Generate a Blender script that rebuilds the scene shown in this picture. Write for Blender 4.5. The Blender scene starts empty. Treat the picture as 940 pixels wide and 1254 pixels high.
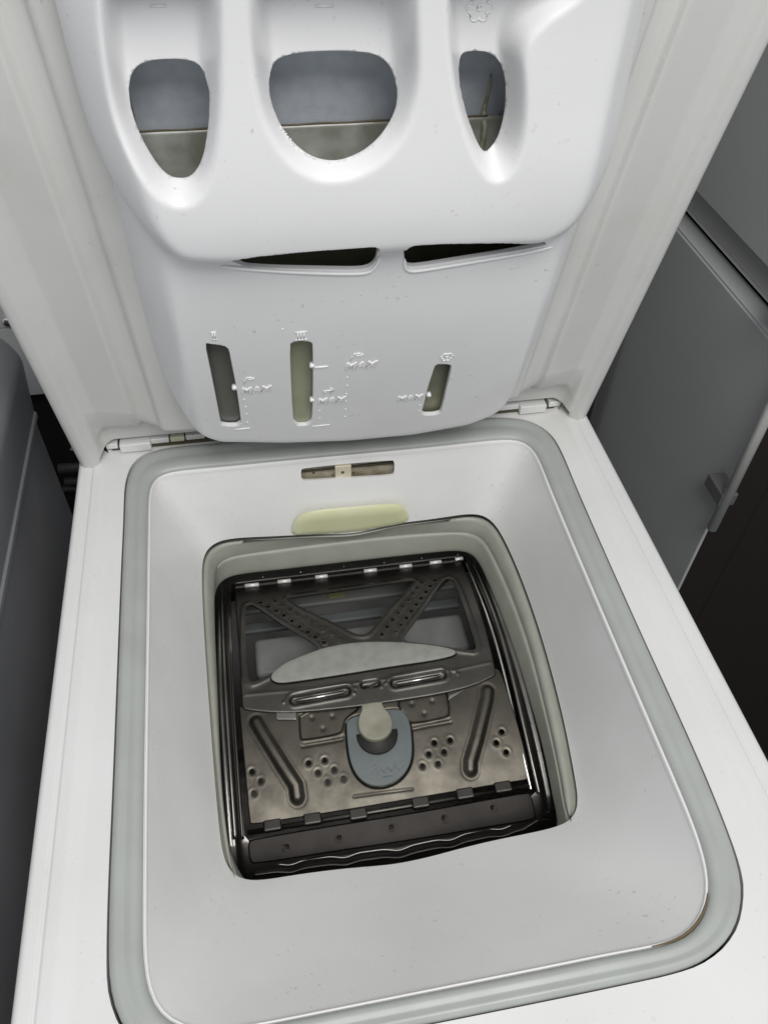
import bpy, math, random
import numpy as np
from mathutils import Vector, Matrix
from mathutils.geometry import delaunay_2d_cdt
random.seed(7)
scn = bpy.context.scene
col = scn.collection

# ------------------------------------------------------------------ camera
CAM = np.array([-0.057198, -0.476202, 0.421064])
YAW, PITCH, ROLL, FPX = 0.194919, 0.824573, 0.033250, 977.32
F = np.array([math.sin(YAW)*math.cos(PITCH), math.cos(YAW)*math.cos(PITCH), -math.sin(PITCH)])
_r = np.array([math.cos(YAW), -math.sin(YAW), 0.0]); _u = np.cross(_r, F)
RR = math.cos(ROLL)*_r + math.sin(ROLL)*_u
UU = -math.sin(ROLL)*_r + math.cos(ROLL)*_u
cd = bpy.data.cameras.new('camera'); cam = bpy.data.objects.new('camera', cd); col.objects.link(cam)
cam.matrix_world = Matrix(((RR[0], UU[0], -F[0], CAM[0]), (RR[1], UU[1], -F[1], CAM[1]), (RR[2], UU[2], -F[2], CAM[2]), (0, 0, 0, 1)))
cd.sensor_fit = 'VERTICAL'; cd.sensor_height = 24.0; cd.lens = FPX/1254*24.0
cd.clip_start = 0.01; cd.clip_end = 50
scn.camera = cam

# ------------------------------------------------------------------ light
w = bpy.data.worlds.new('World'); scn.world = w; w.use_nodes = True
w.node_tree.nodes['Background'].inputs[0].default_value = (0.90, 0.95, 1.0, 1)
w.node_tree.nodes['Background'].inputs[1].default_value = 0.45
def area(name, loc, target, size, power, colr):
    l = bpy.data.lights.new(name, 'AREA'); l.shape = 'RECTANGLE'; l.size, l.size_y = size
    l.energy = power; l.color = colr
    o = bpy.data.objects.new(name, l); col.objects.link(o); o.location = loc
    o.rotation_euler = (Vector(target)-Vector(loc)).to_track_quat('-Z', 'Y').to_euler()
    return o
area('ceiling_lamp', (0.08, -0.80, 1.02), (0.06, -0.15, 0.0), (0.6, 0.45), 10.0, (1.0, 0.975, 0.95))
scn.view_settings.view_transform = 'Standard'; scn.view_settings.look = 'None'
scn.view_settings.exposure = 0.03; scn.view_settings.gamma = 1.0

# ------------------------------------------------------------------ projection helpers
def ray(x, y): return F + RR*(x-470)/FPX - UU*(y-627)/FPX
def hit(x, y, P, N):
    d = ray(x, y); N = np.asarray(N, float)
    return CAM + ((np.asarray(P)-CAM)@N)/(d@N)*d
def onz(x, y, z): return hit(x, y, (0, 0, z), (0, 0, 1))
def px(P):
    d = np.asarray(P)-CAM; z = d@F
    return np.stack([470+FPX*(d@RR)/z, 627-FPX*(d@UU)/z], -1)
AL = math.radians(104.22)
LD = np.array([0, math.cos(AL), math.sin(AL)]); LN = np.array([0, -math.sin(AL), math.cos(AL)])
LX = np.array([1.0, 0, 0])
def lidP(u, v, wv): return np.multiply.outer(u, LX)+np.multiply.outer(v, LD)+np.multiply.outer(wv, LN)
def lid_uv(x, y, wv):
    q = hit(x, y, wv*LN, LN); return (q[0], q@LD)

# ------------------------------------------------------------------ 2D helpers
def closed(pts, it=2):
    p = np.array(pts, float)
    for _ in range(it):
        q = np.roll(p, -1, 0); p = np.stack([.75*p+.25*q, .25*p+.75*q], 1).reshape(-1, 2)
    return p
def opened(pts, it=2):
    p = np.array(pts, float)
    for _ in range(it):
        a, b = p[:-1], p[1:]
        m = np.stack([.75*a+.25*b, .25*a+.75*b], 1).reshape(-1, p.shape[1])
        p = np.vstack([p[:1], m, p[-1:]])
    return p
def resample(p, step, close=True):
    q = np.vstack([p, p[:1]]) if close else p
    s = np.r_[0, np.cumsum(np.linalg.norm(np.diff(q, axis=0), axis=1))]
    n = max(4, int(round(s[-1]/step)))
    t = np.linspace(0, s[-1], n+1)
    if close: t = t[:-1]
    return np.stack([np.interp(t, s, q[:, k]) for k in range(q.shape[1])], -1)
def inside(P, poly):
    a = poly; b = np.roll(poly, -1, 0); k = a[:, 1] != b[:, 1]; a = a[k]; b = b[k]
    r = np.empty(len(P), bool); step = max(1, 400000//len(a)); sl_ = (b[:, 0]-a[:, 0])/(b[:, 1]-a[:, 1])
    for i in range(0, len(P), step):
        x = P[i:i+step, 0:1]; y = P[i:i+step, 1:2]
        c = ((a[:, 1] > y) != (b[:, 1] > y)) & (x < sl_*(y-a[:, 1])+a[:, 0])
        r[i:i+step] = c.sum(1) % 2 == 1
    return r
def dist(P, poly, close=True):
    a = poly if close else poly[:-1]
    b = np.roll(poly, -1, 0) if close else poly[1:]
    E_ = b-a; l = np.maximum((E_**2).sum(1), 1e-18); out = np.empty(len(P)); step = max(1, 400000//len(a))
    for i in range(0, len(P), step):
        dx = P[i:i+step, 0:1]-a[:, 0]; dy = P[i:i+step, 1:2]-a[:, 1]
        t = np.clip((dx*E_[:, 0]+dy*E_[:, 1])/l, 0, 1)
        out[i:i+step] = np.sqrt(((dx-t*E_[:, 0])**2+(dy-t*E_[:, 1])**2).min(1))
    return out
def sdist(P, poly):
    d = dist(P, poly); return np.where(inside(P, poly), d, -d)
def ss(t): t = np.clip(t, 0, 1); return t*t*(3-2*t)
def rnd(d, r): t = np.clip(d/r, 0, 1); return np.sqrt(1-(1-t)**2)
def smax(a, b, k): h = np.clip(.5+.5*(a-b)/k, 0, 1); return b+(a-b)*h+k*h*(1-h)
def circle(c, r, n=12, sy=1.0): return np.array([(c[0]+r*math.cos(2*math.pi*i/n), c[1]+r*sy*math.sin(2*math.pi*i/n)) for i in range(n)])
def rrect(x0, y0, x1, y1, r, n=6):
    o = []
    for cx, cy, a in ((x1-r, y1-r, 0), (x0+r, y1-r, 90), (x0+r, y0+r, 180), (x1-r, y0+r, 270)):
        for i in range(n+1):
            t = math.radians(a+90*i/n); o.append((cx+r*math.cos(t), cy+r*math.sin(t)))
    return np.array(o)

def gridfn(f, lo, hi, st, blur):
    xs = np.arange(lo[0], hi[0]+st, st); ys = np.arange(lo[1], hi[1]+st, st); X, Y = np.meshgrid(xs, ys)
    Z = f(X.ravel(), Y.ravel()).reshape(X.shape)
    if blur > 0:
        r = int(math.ceil(3*blur/st)); kx = np.exp(-.5*(np.arange(-r, r+1)*st/blur)**2); kx /= kx.sum()
        Zp = np.pad(Z, ((r, r), (0, 0)), 'edge'); Z = sum(kx[i]*Zp[i:i+Z.shape[0]] for i in range(2*r+1))
        Zp = np.pad(Z, ((0, 0), (r, r)), 'edge'); Z = sum(kx[i]*Zp[:, i:i+Z.shape[1]] for i in range(2*r+1))
    ny, nx = Z.shape
    def g(u, v):
        u, v = np.broadcast_arrays(np.asarray(u, float), np.asarray(v, float))
        a = np.clip((u-lo[0])/st, 0, nx-1.001); b = np.clip((v-lo[1])/st, 0, ny-1.001); i = a.astype(int); j = b.astype(int); a = a-i; b = b-j
        return Z[j, i]*(1-a)*(1-b)+Z[j, i+1]*a*(1-b)+Z[j+1, i]*(1-a)*b+Z[j+1, i+1]*a*b
    return g

# ------------------------------------------------------------------ object helpers
def put(name, me, mat, parent=None, smooth=True, kind=None, label=None):
    o = bpy.data.objects.new(name, me); col.objects.link(o)
    me.materials.clear(); me.materials.append(mat)
    if smooth: me.polygons.foreach_set('use_smooth', [True]*len(me.polygons))
    if parent is not None: o.parent = parent
    if kind: o['kind'] = kind
    if label: o['label'] = label
    me.update(); return o
def mesh(V, Fc, name='m'):
    me = bpy.data.meshes.new(name); me.from_pydata([tuple(map(float, v)) for v in V], [], Fc); me.update(); return me
def normals(fn, U):
    e = 3e-4
    a = fn(U[:, 0]+e, U[:, 1])-fn(U[:, 0]-e, U[:, 1]); b = fn(U[:, 0], U[:, 1]+e)-fn(U[:, 0], U[:, 1]-e)
    n = np.cross(a, b); l = np.linalg.norm(n, axis=1, keepdims=True); return n/np.maximum(l, 1e-12)
def sheet(name, outer, holes, fn, step, thick, mat, parent=None, roll=0.0, hroll=0.0, flip=False, lines=(), skip=None, keep=False, **kw):
    """solid plate: outline with holes in (u,v), top surface fn(u,v), rounded rims, real thickness"""
    outer = np.asarray(outer, float) if keep else resample(np.asarray(outer, float), min(step, max(roll*.9, .0012)) if roll else step); holes = [np.asarray(h, float) for h in holes]
    pts = [outer]+holes; V2 = []; E = []; ref = []
    for L in pts:
        b = len(V2); n = len(L); V2 += list(map(tuple, L)); E += [(b+i, b+(i+1) % n) for i in range(n)]; ref.append((b, n))
    lo, hi = outer.min(0), outer.max(0)
    gx, gy = np.meshgrid(np.arange(lo[0], hi[0], step), np.arange(lo[1], hi[1], step*.87))
    gx[1::2] += step*.5; G = np.stack([gx.ravel(), gy.ravel()], -1)
    G = G + np.random.RandomState(3).uniform(-.04, .04, G.shape)*step
    k = inside(G, outer) & (dist(G, outer) > max(step*.45, roll*1.15))
    for h in holes:
        lo2, hi2 = h.min(0)-step-hroll*1.3, h.max(0)+step+hroll*1.3
        m = k & (G > lo2).all(1) & (G < hi2).all(1); idx = np.nonzero(m)[0]
        if len(idx):
            bad = inside(G[idx], h) | (dist(G[idx], h) < max(step*.35, hroll*1.15)); k[idx[bad]] = False
    extra = []
    for L, r in [(outer, roll)]+[(h, hroll) for h in holes]:
        if r <= 0: continue
        R = L; t = np.roll(R, -1, 0)-np.roll(R, 1, 0); nn = np.stack([-t[:, 1], t[:, 0]], -1)
        nn /= np.maximum(np.linalg.norm(nn, axis=1, keepdims=True), 1e-12)
        for q in (.12, .4, .75, 1.05):
            for s in (1, -1):
                c = R+s*nn*r*q
                ok = inside(c, outer) & (dist(c, L) > r*q*.9)
                for h in holes: ok &= ~inside(c, h)
                extra.append(c[ok])
    for L in lines:
        L = np.asarray(L, float); ok = inside(L, outer) & (dist(L, outer) > 2e-4)
        for h in holes: ok &= ~inside(L, h) & (dist(L, h) > 2e-4)
        extra.append(L[ok])
    if len(lines):
        from mathutils.kdtree import KDTree
        A_ = np.vstack(extra); kd = KDTree(len(A_))
        for i, p in enumerate(A_): kd.insert((p[0], p[1], 0), i)
        kd.balance(); gi = np.nonzero(k)[0]; rm = [i for i in gi if kd.find((G[i, 0], G[i, 1], 0))[2] < step*.5]; k[rm] = False
    V2 += list(map(tuple, G[k]))
    if extra: V2 += list(map(tuple, np.vstack(extra)))
    vo, eo, fo, *_ = delaunay_2d_cdt([Vector(v) for v in V2], E, [], 0, 1e-7)
    U = np.array([tuple(v) for v in vo]); T = np.array([f for f in fo if len(f) == 3])
    C = U[T].mean(1); k = inside(C, outer)
    for h in holes: k &= ~inside(C, h)
    T = T[k]
    used = np.unique(T); mp = -np.ones(len(U), int); mp[used] = range(len(used)); U = U[used]; T = mp[T]
    Nn = normals(fn, U)*(-1 if flip else 1)
    def full(x, y, N0=Nn):
        W = np.stack([x, y], -1); Q = fn(x, y)
        if roll > 0: Q = Q-N0*(roll*(1-rnd(np.maximum(sdist(W, outer), 0), roll)))[:, None]
        if hroll > 0:
            for h in holes: Q = Q-N0*(hroll*(1-rnd(np.maximum(-sdist(W, h), 0), hroll)))[:, None]
        return Q
    P = full(U[:, 0], U[:, 1])
    if roll > 0 or hroll > 0:
        e = 1.2e-4; a_ = full(U[:, 0]+e, U[:, 1])-full(U[:, 0]-e, U[:, 1]); b_ = full(U[:, 0], U[:, 1]+e)-full(U[:, 0], U[:, 1]-e)
        SN = np.cross(a_, b_); SN /= np.maximum(np.linalg.norm(SN, axis=1, keepdims=True), 1e-15); SN *= (-1 if flip else 1)
    else: SN = Nn
    B = P-Nn*thick; n = len(P)
    a = P[T]; fnrm = np.cross(a[:, 1]-a[:, 0], a[:, 2]-a[:, 0]); s = (fnrm*Nn[T[:, 0]]).sum(1) < 0
    T[s] = T[s][:, ::-1]
    Fc = [tuple(t) for t in T]+[tuple(n+t[::-1]) for t in T]
    ed = {}
    for t in T:
        for i in range(3): ed[(t[i], t[(i+1) % 3])] = 1
    bd = [e for e in ed if (e[1], e[0]) not in ed]
    V = np.vstack([P, B]); ids = {}; ex = []
    if skip is not None: bd = [e for e in bd if not skip(U[e[0]], U[e[1]])]
    for a_, b_ in bd:
        for q in (a_, b_):
            if q not in ids: ids[q] = len(V)+len(ex); ex += [P[q], B[q]]
        Fc.append((ids[b_], ids[a_], ids[a_]+1, ids[b_]+1))
    V = np.vstack([V, np.array(ex)])
    me = mesh(V, Fc, name); VN = np.zeros((len(V), 3)); VN[:n] = SN; VN[n:2*n] = -Nn
    for a_, b_ in bd:
        e_ = np.cross(P[b_]-P[a_], -Nn[a_]); l_ = np.linalg.norm(e_)
        if l_ > 0:
            e_ = e_/l_
            for q in (a_, b_): VN[ids[q]] += e_; VN[ids[q]+1] += e_
    me.polygons.foreach_set('use_smooth', [True]*len(me.polygons))
    # skirt normals must agree with the winding
    fp = me.polygons[len(me.polygons)-1]; 
    sg = 1 if np.dot(np.array(fp.normal), VN[fp.vertices[0]]) > 0 else -1
    VN[2*n:] *= sg; VN /= np.maximum(np.linalg.norm(VN, axis=1, keepdims=True), 1e-12)
    me.normals_split_custom_set_from_vertices([tuple(v) for v in VN])
    return put(name, me, mat, parent, **kw)
def tube(name, pts, r, mat, parent=None, n=8, close=False, caps=True, sq=1.0, **kw):
    P = np.asarray(pts, float); m = len(P)
    T = np.gradient(P, axis=0) if not close else np.roll(P, -1, 0)-np.roll(P, 1, 0)
    T /= np.maximum(np.linalg.norm(T, axis=1, keepdims=True), 1e-12)
    up = np.array([0, 0, 1.0]) if abs(T[:, 2]).mean() < .8 else np.array([0, 1.0, 0])
    A = np.cross(T, up); A /= np.linalg.norm(A, axis=1, keepdims=True); Bv = np.cross(A, T)
    rr = np.full(m, r) if np.isscalar(r) else np.asarray(r)
    V = []; Fc = []
    for i in range(m):
        for j in range(n):
            t = 2*math.pi*j/n; V.append(P[i]+rr[i]*(math.cos(t)*A[i]+math.sin(t)*sq*Bv[i]))
    for i in range(m if close else m-1):
        for j in range(n):
            a = i*n+j; b = i*n+(j+1) % n; c = ((i+1) % m)*n+(j+1) % n; d = ((i+1) % m)*n+j; Fc.append((a, b, c, d))
    if not close and caps: Fc.append(tuple(range(n))[::-1]); Fc.append(tuple((m-1)*n+j for j in range(n)))
    return put(name, mesh(V, Fc, name), mat, parent, **kw)
def box(name, lo, hi, mat, parent=None, bev=.002, M=None, seg=3, **kw):
    lo = np.array(lo, float); hi = np.array(hi, float)
    V = [(x, y, z) for x in (lo[0], hi[0]) for y in (lo[1], hi[1]) for z in (lo[2], hi[2])]
    Fc = [(0, 1, 3, 2), (4, 6, 7, 5), (0, 4, 5, 1), (2, 3, 7, 6), (0, 2, 6, 4), (1, 5, 7, 3)]
    me = mesh(V, Fc, name)
    import bmesh
    b = bmesh.new(); b.from_mesh(me)
    if bev > 0: bmesh.ops.bevel(b, geom=list(b.edges)+list(b.verts), offset=bev, segments=seg, affect='EDGES', profile=.5)
    if M is not None: bmesh.ops.transform(b, matrix=M, verts=b.verts)
    bmesh.ops.recalc_face_normals(b, faces=b.faces); b.to_mesh(me); b.free()
    o = put(name, me, mat, parent, smooth=False, **kw)
    if bev > 0:
        for p in me.polygons: p.use_smooth = p.area < (bev*bev*3) or len(p.vertices) == 3
    return o
def loft(name, rings, mat, parent=None, close=True, cap_last=False, **kw):
    n = len(rings[0]); V = np.vstack(rings); Fc = []
    for i in range(len(rings)-1):
        for j in range(n if close else n-1):
            a = i*n+j; b = i*n+(j+1) % n; Fc.append((a, b, b+n, a+n))
    if cap_last: Fc.append(tuple((len(rings)-1)*n+j for j in range(n)))
    return put(name, mesh(V, Fc, name), mat, parent, **kw)
_CACHE = {}
def inv(fn, lo, hi, pts, n=260, side=None):
    """parameters of the surface points seen at the given picture points"""
    key = (id(fn), tuple(lo), tuple(hi), n)
    if key not in _CACHE:
        a = np.linspace(lo[0], hi[0], n); b = np.linspace(lo[1], hi[1], n); A, B = np.meshgrid(a, b)
        U = np.stack([A.ravel(), B.ravel()], -1); P = fn(U[:, 0], U[:, 1]); Q = px(P); Z = (P-CAM)@F
        Nn = normals(fn, U); _CACHE[key] = (U, P, Q, Z, ((CAM-P)*Nn).sum(1))
    U, P, Q, Z, fc = _CACHE[key]
    if side is None: side = np.sign(np.median(fc))
    ok = fc*side > 0; out = []
    for p in pts:
        d = np.linalg.norm(Q-np.array(p), axis=1); d = np.where(ok, d, 1e9); i = np.argmin(d)
        near = np.nonzero(d < d[i]+1.2)[0]; i = near[np.argmin(Z[near]*40+d[near]*.02)] if len(near) else i
        c = U[i]; h = np.array([(hi[0]-lo[0])/n, (hi[1]-lo[1])/n])
        for _ in range(3):
            s = np.linspace(-1.3, 1.3, 11); X, Y = np.meshgrid(c[0]+s*h[0], c[1]+s*h[1]); W = np.stack([X.ravel(), Y.ravel()], -1)
            c = W[np.argmin(np.linalg.norm(px(fn(W[:, 0], W[:, 1]))-np.array(p), axis=1))]; h = h*.25
        out.append(c)
    return np.array(out)

# ------------------------------------------------------------------ materials
def mat(name, c, rough=.4, metal=0.0, nscale=None, namp=0.0, bump=0.0, bscale=400, coat=0.0, sss=0.0, c2=None, cscale=30, stretch=None, rvar=0.0, spec=.5, specks=0.0, spc=(.30, .27, .20)):
    m = bpy.data.materials.new(name); m.use_nodes = True; nt = m.node_tree; b = nt.nodes['Principled BSDF']
    b.inputs['Base Color'].default_value = (*c, 1); b.inputs['Roughness'].default_value = rough; b.inputs['Metallic'].default_value = metal
    b.inputs['Coat Weight'].default_value = coat; b.inputs['Specular IOR Level'].default_value = spec
    if sss: b.inputs['Subsurface Weight'].default_value = sss; b.inputs['Subsurface Radius'].default_value = (.004, .004, .003); b.inputs['Subsurface Scale'].default_value = 1.0
    tc = nt.nodes.new('ShaderNodeTexCoord'); vec = tc.outputs['Object']
    if stretch:
        mp = nt.nodes.new('ShaderNodeMapping'); mp.inputs['Scale'].default_value = stretch; nt.links.new(vec, mp.inputs[0]); vec = mp.outputs[0]
    if c2 is not None:
        n = nt.nodes.new('ShaderNodeTexNoise'); n.inputs['Scale'].default_value = cscale; n.inputs['Detail'].default_value = 6; nt.links.new(vec, n.inputs['Vector'])
        r = nt.nodes.new('ShaderNodeValToRGB'); r.color_ramp.elements[0].position = .38; r.color_ramp.elements[1].position = .68
        r.color_ramp.elements[0].color = (*c, 1); r.color_ramp.elements[1].color = (*c2, 1)
        nt.links.new(n.outputs[0], r.inputs[0]); nt.links.new(r.outputs[0], b.inputs['Base Color'])
        if rvar:
            q = nt.nodes.new('ShaderNodeMapRange'); q.inputs[3].default_value = rough-rvar; q.inputs[4].default_value = rough+rvar
            nt.links.new(n.outputs[0], q.inputs[0]); nt.links.new(q.outputs[0], b.inputs['Roughness'])
    if specks:
        src = b.inputs['Base Color'].links[0].from_socket if b.inputs['Base Color'].links else None
        def nz(sc, det, lo_, hi_):
            n = nt.nodes.new('ShaderNodeTexNoise'); n.inputs['Scale'].default_value = sc; n.inputs['Detail'].default_value = det; nt.links.new(vec, n.inputs['Vector'])
            q = nt.nodes.new('ShaderNodeMapRange'); q.inputs[1].default_value = lo_; q.inputs[2].default_value = hi_; nt.links.new(n.outputs[0], q.inputs[0]); return q.outputs[0]
        def mul(a, c_):
            m_ = nt.nodes.new('ShaderNodeMath'); m_.operation = 'MULTIPLY'; nt.links.new(a, m_.inputs[0])
            if isinstance(c_, float): m_.inputs[1].default_value = c_
            else: nt.links.new(c_, m_.inputs[1])
            return m_.outputs[0]
        f1 = mul(mul(nz(330, 1, .70, .76), nz(22, 3, .45, .65)), specks); f2 = mul(mul(nz(17, 8, .52, .74), nz(5, 2, .42, .62)), specks*.35)
        ad = nt.nodes.new('ShaderNodeMath'); ad.operation = 'ADD'; nt.links.new(f1, ad.inputs[0]); nt.links.new(f2, ad.inputs[1])
        mx = nt.nodes.new('ShaderNodeMix'); mx.data_type = 'RGBA'; nt.links.new(ad.outputs[0], mx.inputs[0]); nt.links.new(src, mx.inputs[6]); mx.inputs[7].default_value = (*spc, 1)
        nt.links.new(mx.outputs[2], b.inputs['Base Color'])
        rm = nt.nodes.new('ShaderNodeMath'); rm.operation = 'MULTIPLY_ADD'; nt.links.new(nz(12, 6, .3, .7), rm.inputs[0]); rm.inputs[1].default_value = .16; rm.inputs[2].default_value = rough-.08; nt.links.new(rm.outputs[0], b.inputs['Roughness'])
    if bump:
        n = nt.nodes.new('ShaderNodeTexNoise'); n.inputs['Scale'].default_value = bscale; n.inputs['Detail'].default_value = 3; nt.links.new(vec, n.inputs['Vector'])
        bp = nt.nodes.new('ShaderNodeBump'); bp.inputs['Strength'].default_value = bump; bp.inputs['Distance'].default_value = .0005
        nt.links.new(n.outputs[0], bp.inputs['Height']); nt.links.new(bp.outputs[0], b.inputs['Normal'])
    return m
M_top = mat('white_enamel', (.74, .74, .735), .32, c2=(.70, .70, .685), cscale=9, bump=.06, bscale=900, coat=.15, specks=0.25)
M_fun = mat('white_plastic_tub_surround', (.81, .81, .805), .38, c2=(.76, .755, .74), cscale=14, bump=.08, bscale=900, specks=0.30)
M_lid = mat('lid_plastic', (.66, .66, .64), .42, c2=(.61, .61, .585), cscale=11, bump=.10, bscale=700, specks=0.30)
M_dis = mat('dispenser_plastic', (.76, .76, .765), .36, c2=(.73, .73, .73), cscale=10, bump=.05, bscale=900, specks=.35)
M_let = mat('embossed_plastic', (.84, .84, .84), .3)
M_gas = mat('grey_green_seal', (.40, .42, .405), .42, c2=(.365, .38, .36), cscale=35, bump=.1, bscale=500, specks=0.25)
M_bel = mat('bellows_rubber', (.33, .335, .29), .42, c2=(.30, .305, .26), cscale=60, bump=.12, bscale=400)
M_ste = mat('drum_steel', (.115, .109, .10), .40, 1.0, c2=(.085, .08, .073), cscale=40, bump=.15, bscale=300, rvar=.08)
M_st2 = mat('flap_steel', (.10, .092, .077), .44, 1.0, c2=(.068, .063, .053), cscale=55, bump=.12, bscale=260, rvar=.09)
M_st3 = mat('dark_steel', (.27, .26, .245), .36, 1.0, c2=(.20, .19, .175), cscale=30, bump=.15, bscale=300)
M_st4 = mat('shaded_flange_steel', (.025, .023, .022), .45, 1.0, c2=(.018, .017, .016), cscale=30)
M_cav = mat('slot_shade_olive', (.10, .10, .07), .5, c2=(.06, .06, .04), cscale=40)
M_pin = mat('hinge_steel', (.75, .74, .72), .25, 1.0)
M_knu = mat('bright_knuckle_steel', (.80, .79, .77), .45, .35)  # pale, mostly non-metallic base keeps the knuckles bright
M_ins = mat('frosted_insert', (.27, .275, .25), .55, c2=(.225, .23, .205), cscale=120, bump=.2, bscale=1500)
M_teal = mat('teal_catch', (.10, .122, .12), .5, c2=(.085, .104, .102), cscale=60, bump=.1, bscale=900)
M_but = mat('button_plastic', (.29, .285, .225), .5, c2=(.22, .21, .155), cscale=50)
M_yel = mat('yellowed_plastic', (.60, .61, .36), .42, c2=(.66, .66, .46), cscale=22)
M_latch = mat('grimy_beige_plastic', (.44, .41, .32), .5, c2=(.24, .20, .13), cscale=70)
M_grime = mat('brown_grime', (.07, .06, .035), .7)
M_blk = mat('black_rubber_and_shade', (.015, .014, .013), .6)
M_blue = mat('bluish_grey_liner', (.52, .555, .60), .4, c2=(.46, .495, .54), cscale=160, bump=.3, bscale=900)
M_liner2 = mat('wet_grey_liner', (.25, .255, .21), .3, c2=(.42, .43, .40), cscale=60, bump=.3, bscale=200)
M_brown = mat('brown_residue', (.10, .085, .045), .6)
M_p1 = mat('smoked_pane', (.125, .125, .11), .3)
M_p2 = mat('yellowed_pane', (.33, .34, .24), .3, c2=(.28, .29, .20), cscale=40)
M_p3 = mat('cloudy_pane', (.17, .175, .13), .3, c2=(.24, .24, .16), cscale=60)
M_fr = mat('grey_door_paint', (.46, .465, .46), .42, c2=(.43, .435, .43), cscale=5, bump=.05, bscale=500)
M_frt = mat('pale_door_edge', (.45, .46, .46), .4)
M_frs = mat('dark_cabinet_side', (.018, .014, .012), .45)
M_alu = mat('brushed_aluminium', (.85, .85, .83), .45, .75, stretch=(1, 60, 60), bump=.3, bscale=30)
M_nb = mat('grey_appliance_paint', (.30, .305, .32), .4, c2=(.185, .19, .20), cscale=5)
M_wall = mat('white_board', (.62, .63, .63), .5, c2=(.58, .58, .57), cscale=6)
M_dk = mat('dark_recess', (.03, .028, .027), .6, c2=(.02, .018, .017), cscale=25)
M_floor = mat('dark_floor', (.03, .024, .02), .5, c2=(.02, .016, .014), cscale=12)

# ------------------------------------------------------------------ washing machine
wm = bpy.data.objects.new('washing_machine', None); col.objects.link(wm); wm.location = (0, -.3, -.9)
bpy.context.view_layer.update()
wm['label'] = 'white top-loading washing machine with its lid open over the drum'; wm['category'] = 'washing machine'
def fix(o):          # keep world place under the machine's empty
    o.matrix_parent_inverse = wm.matrix_world.inverted(); return o
class _P: pass

# --- seal and openings, traced on the top plane
INN = [onz(a, b, 0)[:2] for a, b in ((183, 640), (183.5, 600), (187, 588), (196, 581), (215, 577.5), (260, 573.5), (330, 566.5), (430, 557), (520, 549), (600, 540), (630, 538), (643, 542), (652, 549), (660, 565), (673, 600),
        (740, 758), (801, 900), (831.5, 970), (851, 1018), (862, 1052), (867, 1082), (865, 1105), (853, 1132), (838, 1146), (815, 1156), (752, 1167), (665, 1185), (540, 1210), (400, 1238), (290, 1260), (240, 1262), (212, 1252), (196, 1240), (183, 1216), (177, 1175), (177.5, 1100), (178.5, 950), (181, 800))]
OUT = [onz(a, b, 0)[:2] for a, b in ((152, 640), (153, 599), (156, 583), (162, 568), (175, 556), (193, 550), (215, 546.5), (260, 543), (400, 530), (520, 517), (590, 511), (625, 511), (645, 514), (660, 521), (672, 530), (680, 540), (690, 560), (706, 600),
        (770, 745), (841, 900), (870, 967), (895, 1031), (906, 1065), (910, 1090), (905, 1128), (893, 1150), (876, 1168), (844, 1187), (742, 1209), (640, 1230), (500, 1258), (380, 1282), (290, 1300), (230, 1306), (180, 1290), (155, 1268), (143, 1247), (133, 1215), (131.5, 1180), (133, 1097), (139, 965), (149, 700))]
INN = closed(INN, 2); OUT = closed(OUT, 2)
def grow(P, d):
    t = np.roll(P, -1, 0)-np.roll(P, 1, 0); n = np.stack([t[:, 1], -t[:, 0]], -1); n /= np.linalg.norm(n, axis=1, keepdims=True)
    a = .5*np.sum(P[:, 0]*np.roll(P[:, 1], -1)-P[:, 1]*np.roll(P[:, 0], -1)); return P+n*d*np.sign(a)
# --- top surround
TOPO = rrect(-.200, -.600, .200, .004, .006)
STEP = rrect(-.178, -.455, .178, .05, .045, 10)
def f_top(x, y):
    P = np.stack([x, y], -1); e = dist(P, TOPO)
    g = np.exp(-((e-.0105)/.0010)**2)*.0011*(y < -.012)
    s = sdist(P, STEP); z = -.0022*ss((s+.004)/.008)-.0006*ss(s/.03)
    return np.stack([x, y, .0022+z-g], -1)
o = sheet('top_surround', TOPO, [grow(resample(OUT, .006), .0006)], f_top, .005, .012, M_top, wm, roll=.004, lines=[grow(resample(TOPO, .0036), -q) for q in (.0084, .0092, .0098, .0105, .0112, .0118, .0126)]+[grow(resample(STEP, .004), q) for q in (-.005, -.003, -.001, .001, .003, .005)]); fix(o)
# --- cabinet
import bmesh
def cabinet():
    V = []; Fc = []
    def bx(lo, hi):
        b = len(V); V.extend([(x, y, z) for x in (lo[0], hi[0]) for y in (lo[1], hi[1]) for z in (lo[2], hi[2])])
        Fc.extend([tuple(b+i for i in f) for f in ((0, 1, 3, 2), (4, 6, 7, 5), (0, 4, 5, 1), (2, 3, 7, 6), (0, 2, 6, 4), (1, 5, 7, 3))])
    bx((-.197, -.597, -.885), (-.194, .001, -.0098)); bx((.194, -.597, -.885), (.197, .001, -.0098))
    bx((-.194, -.597, -.885), (.194, -.594, -.0098)); bx((-.194, -.002, -.885), (.194, .001, -.0098)); bx((-.1938, -.5938, -.884), (.1938, -.0022, -.881))
    return mesh(V, Fc)
fix(put('cabinet', cabinet(), M_top, wm, smooth=False))
for sx in (-1, 1):
    for sy in (-.56, -.04):
        fix(tube('foot', [(sx*.165, sy, -.9), (sx*.165, sy, -.884)], .018, M_blk, wm, n=16))
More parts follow.
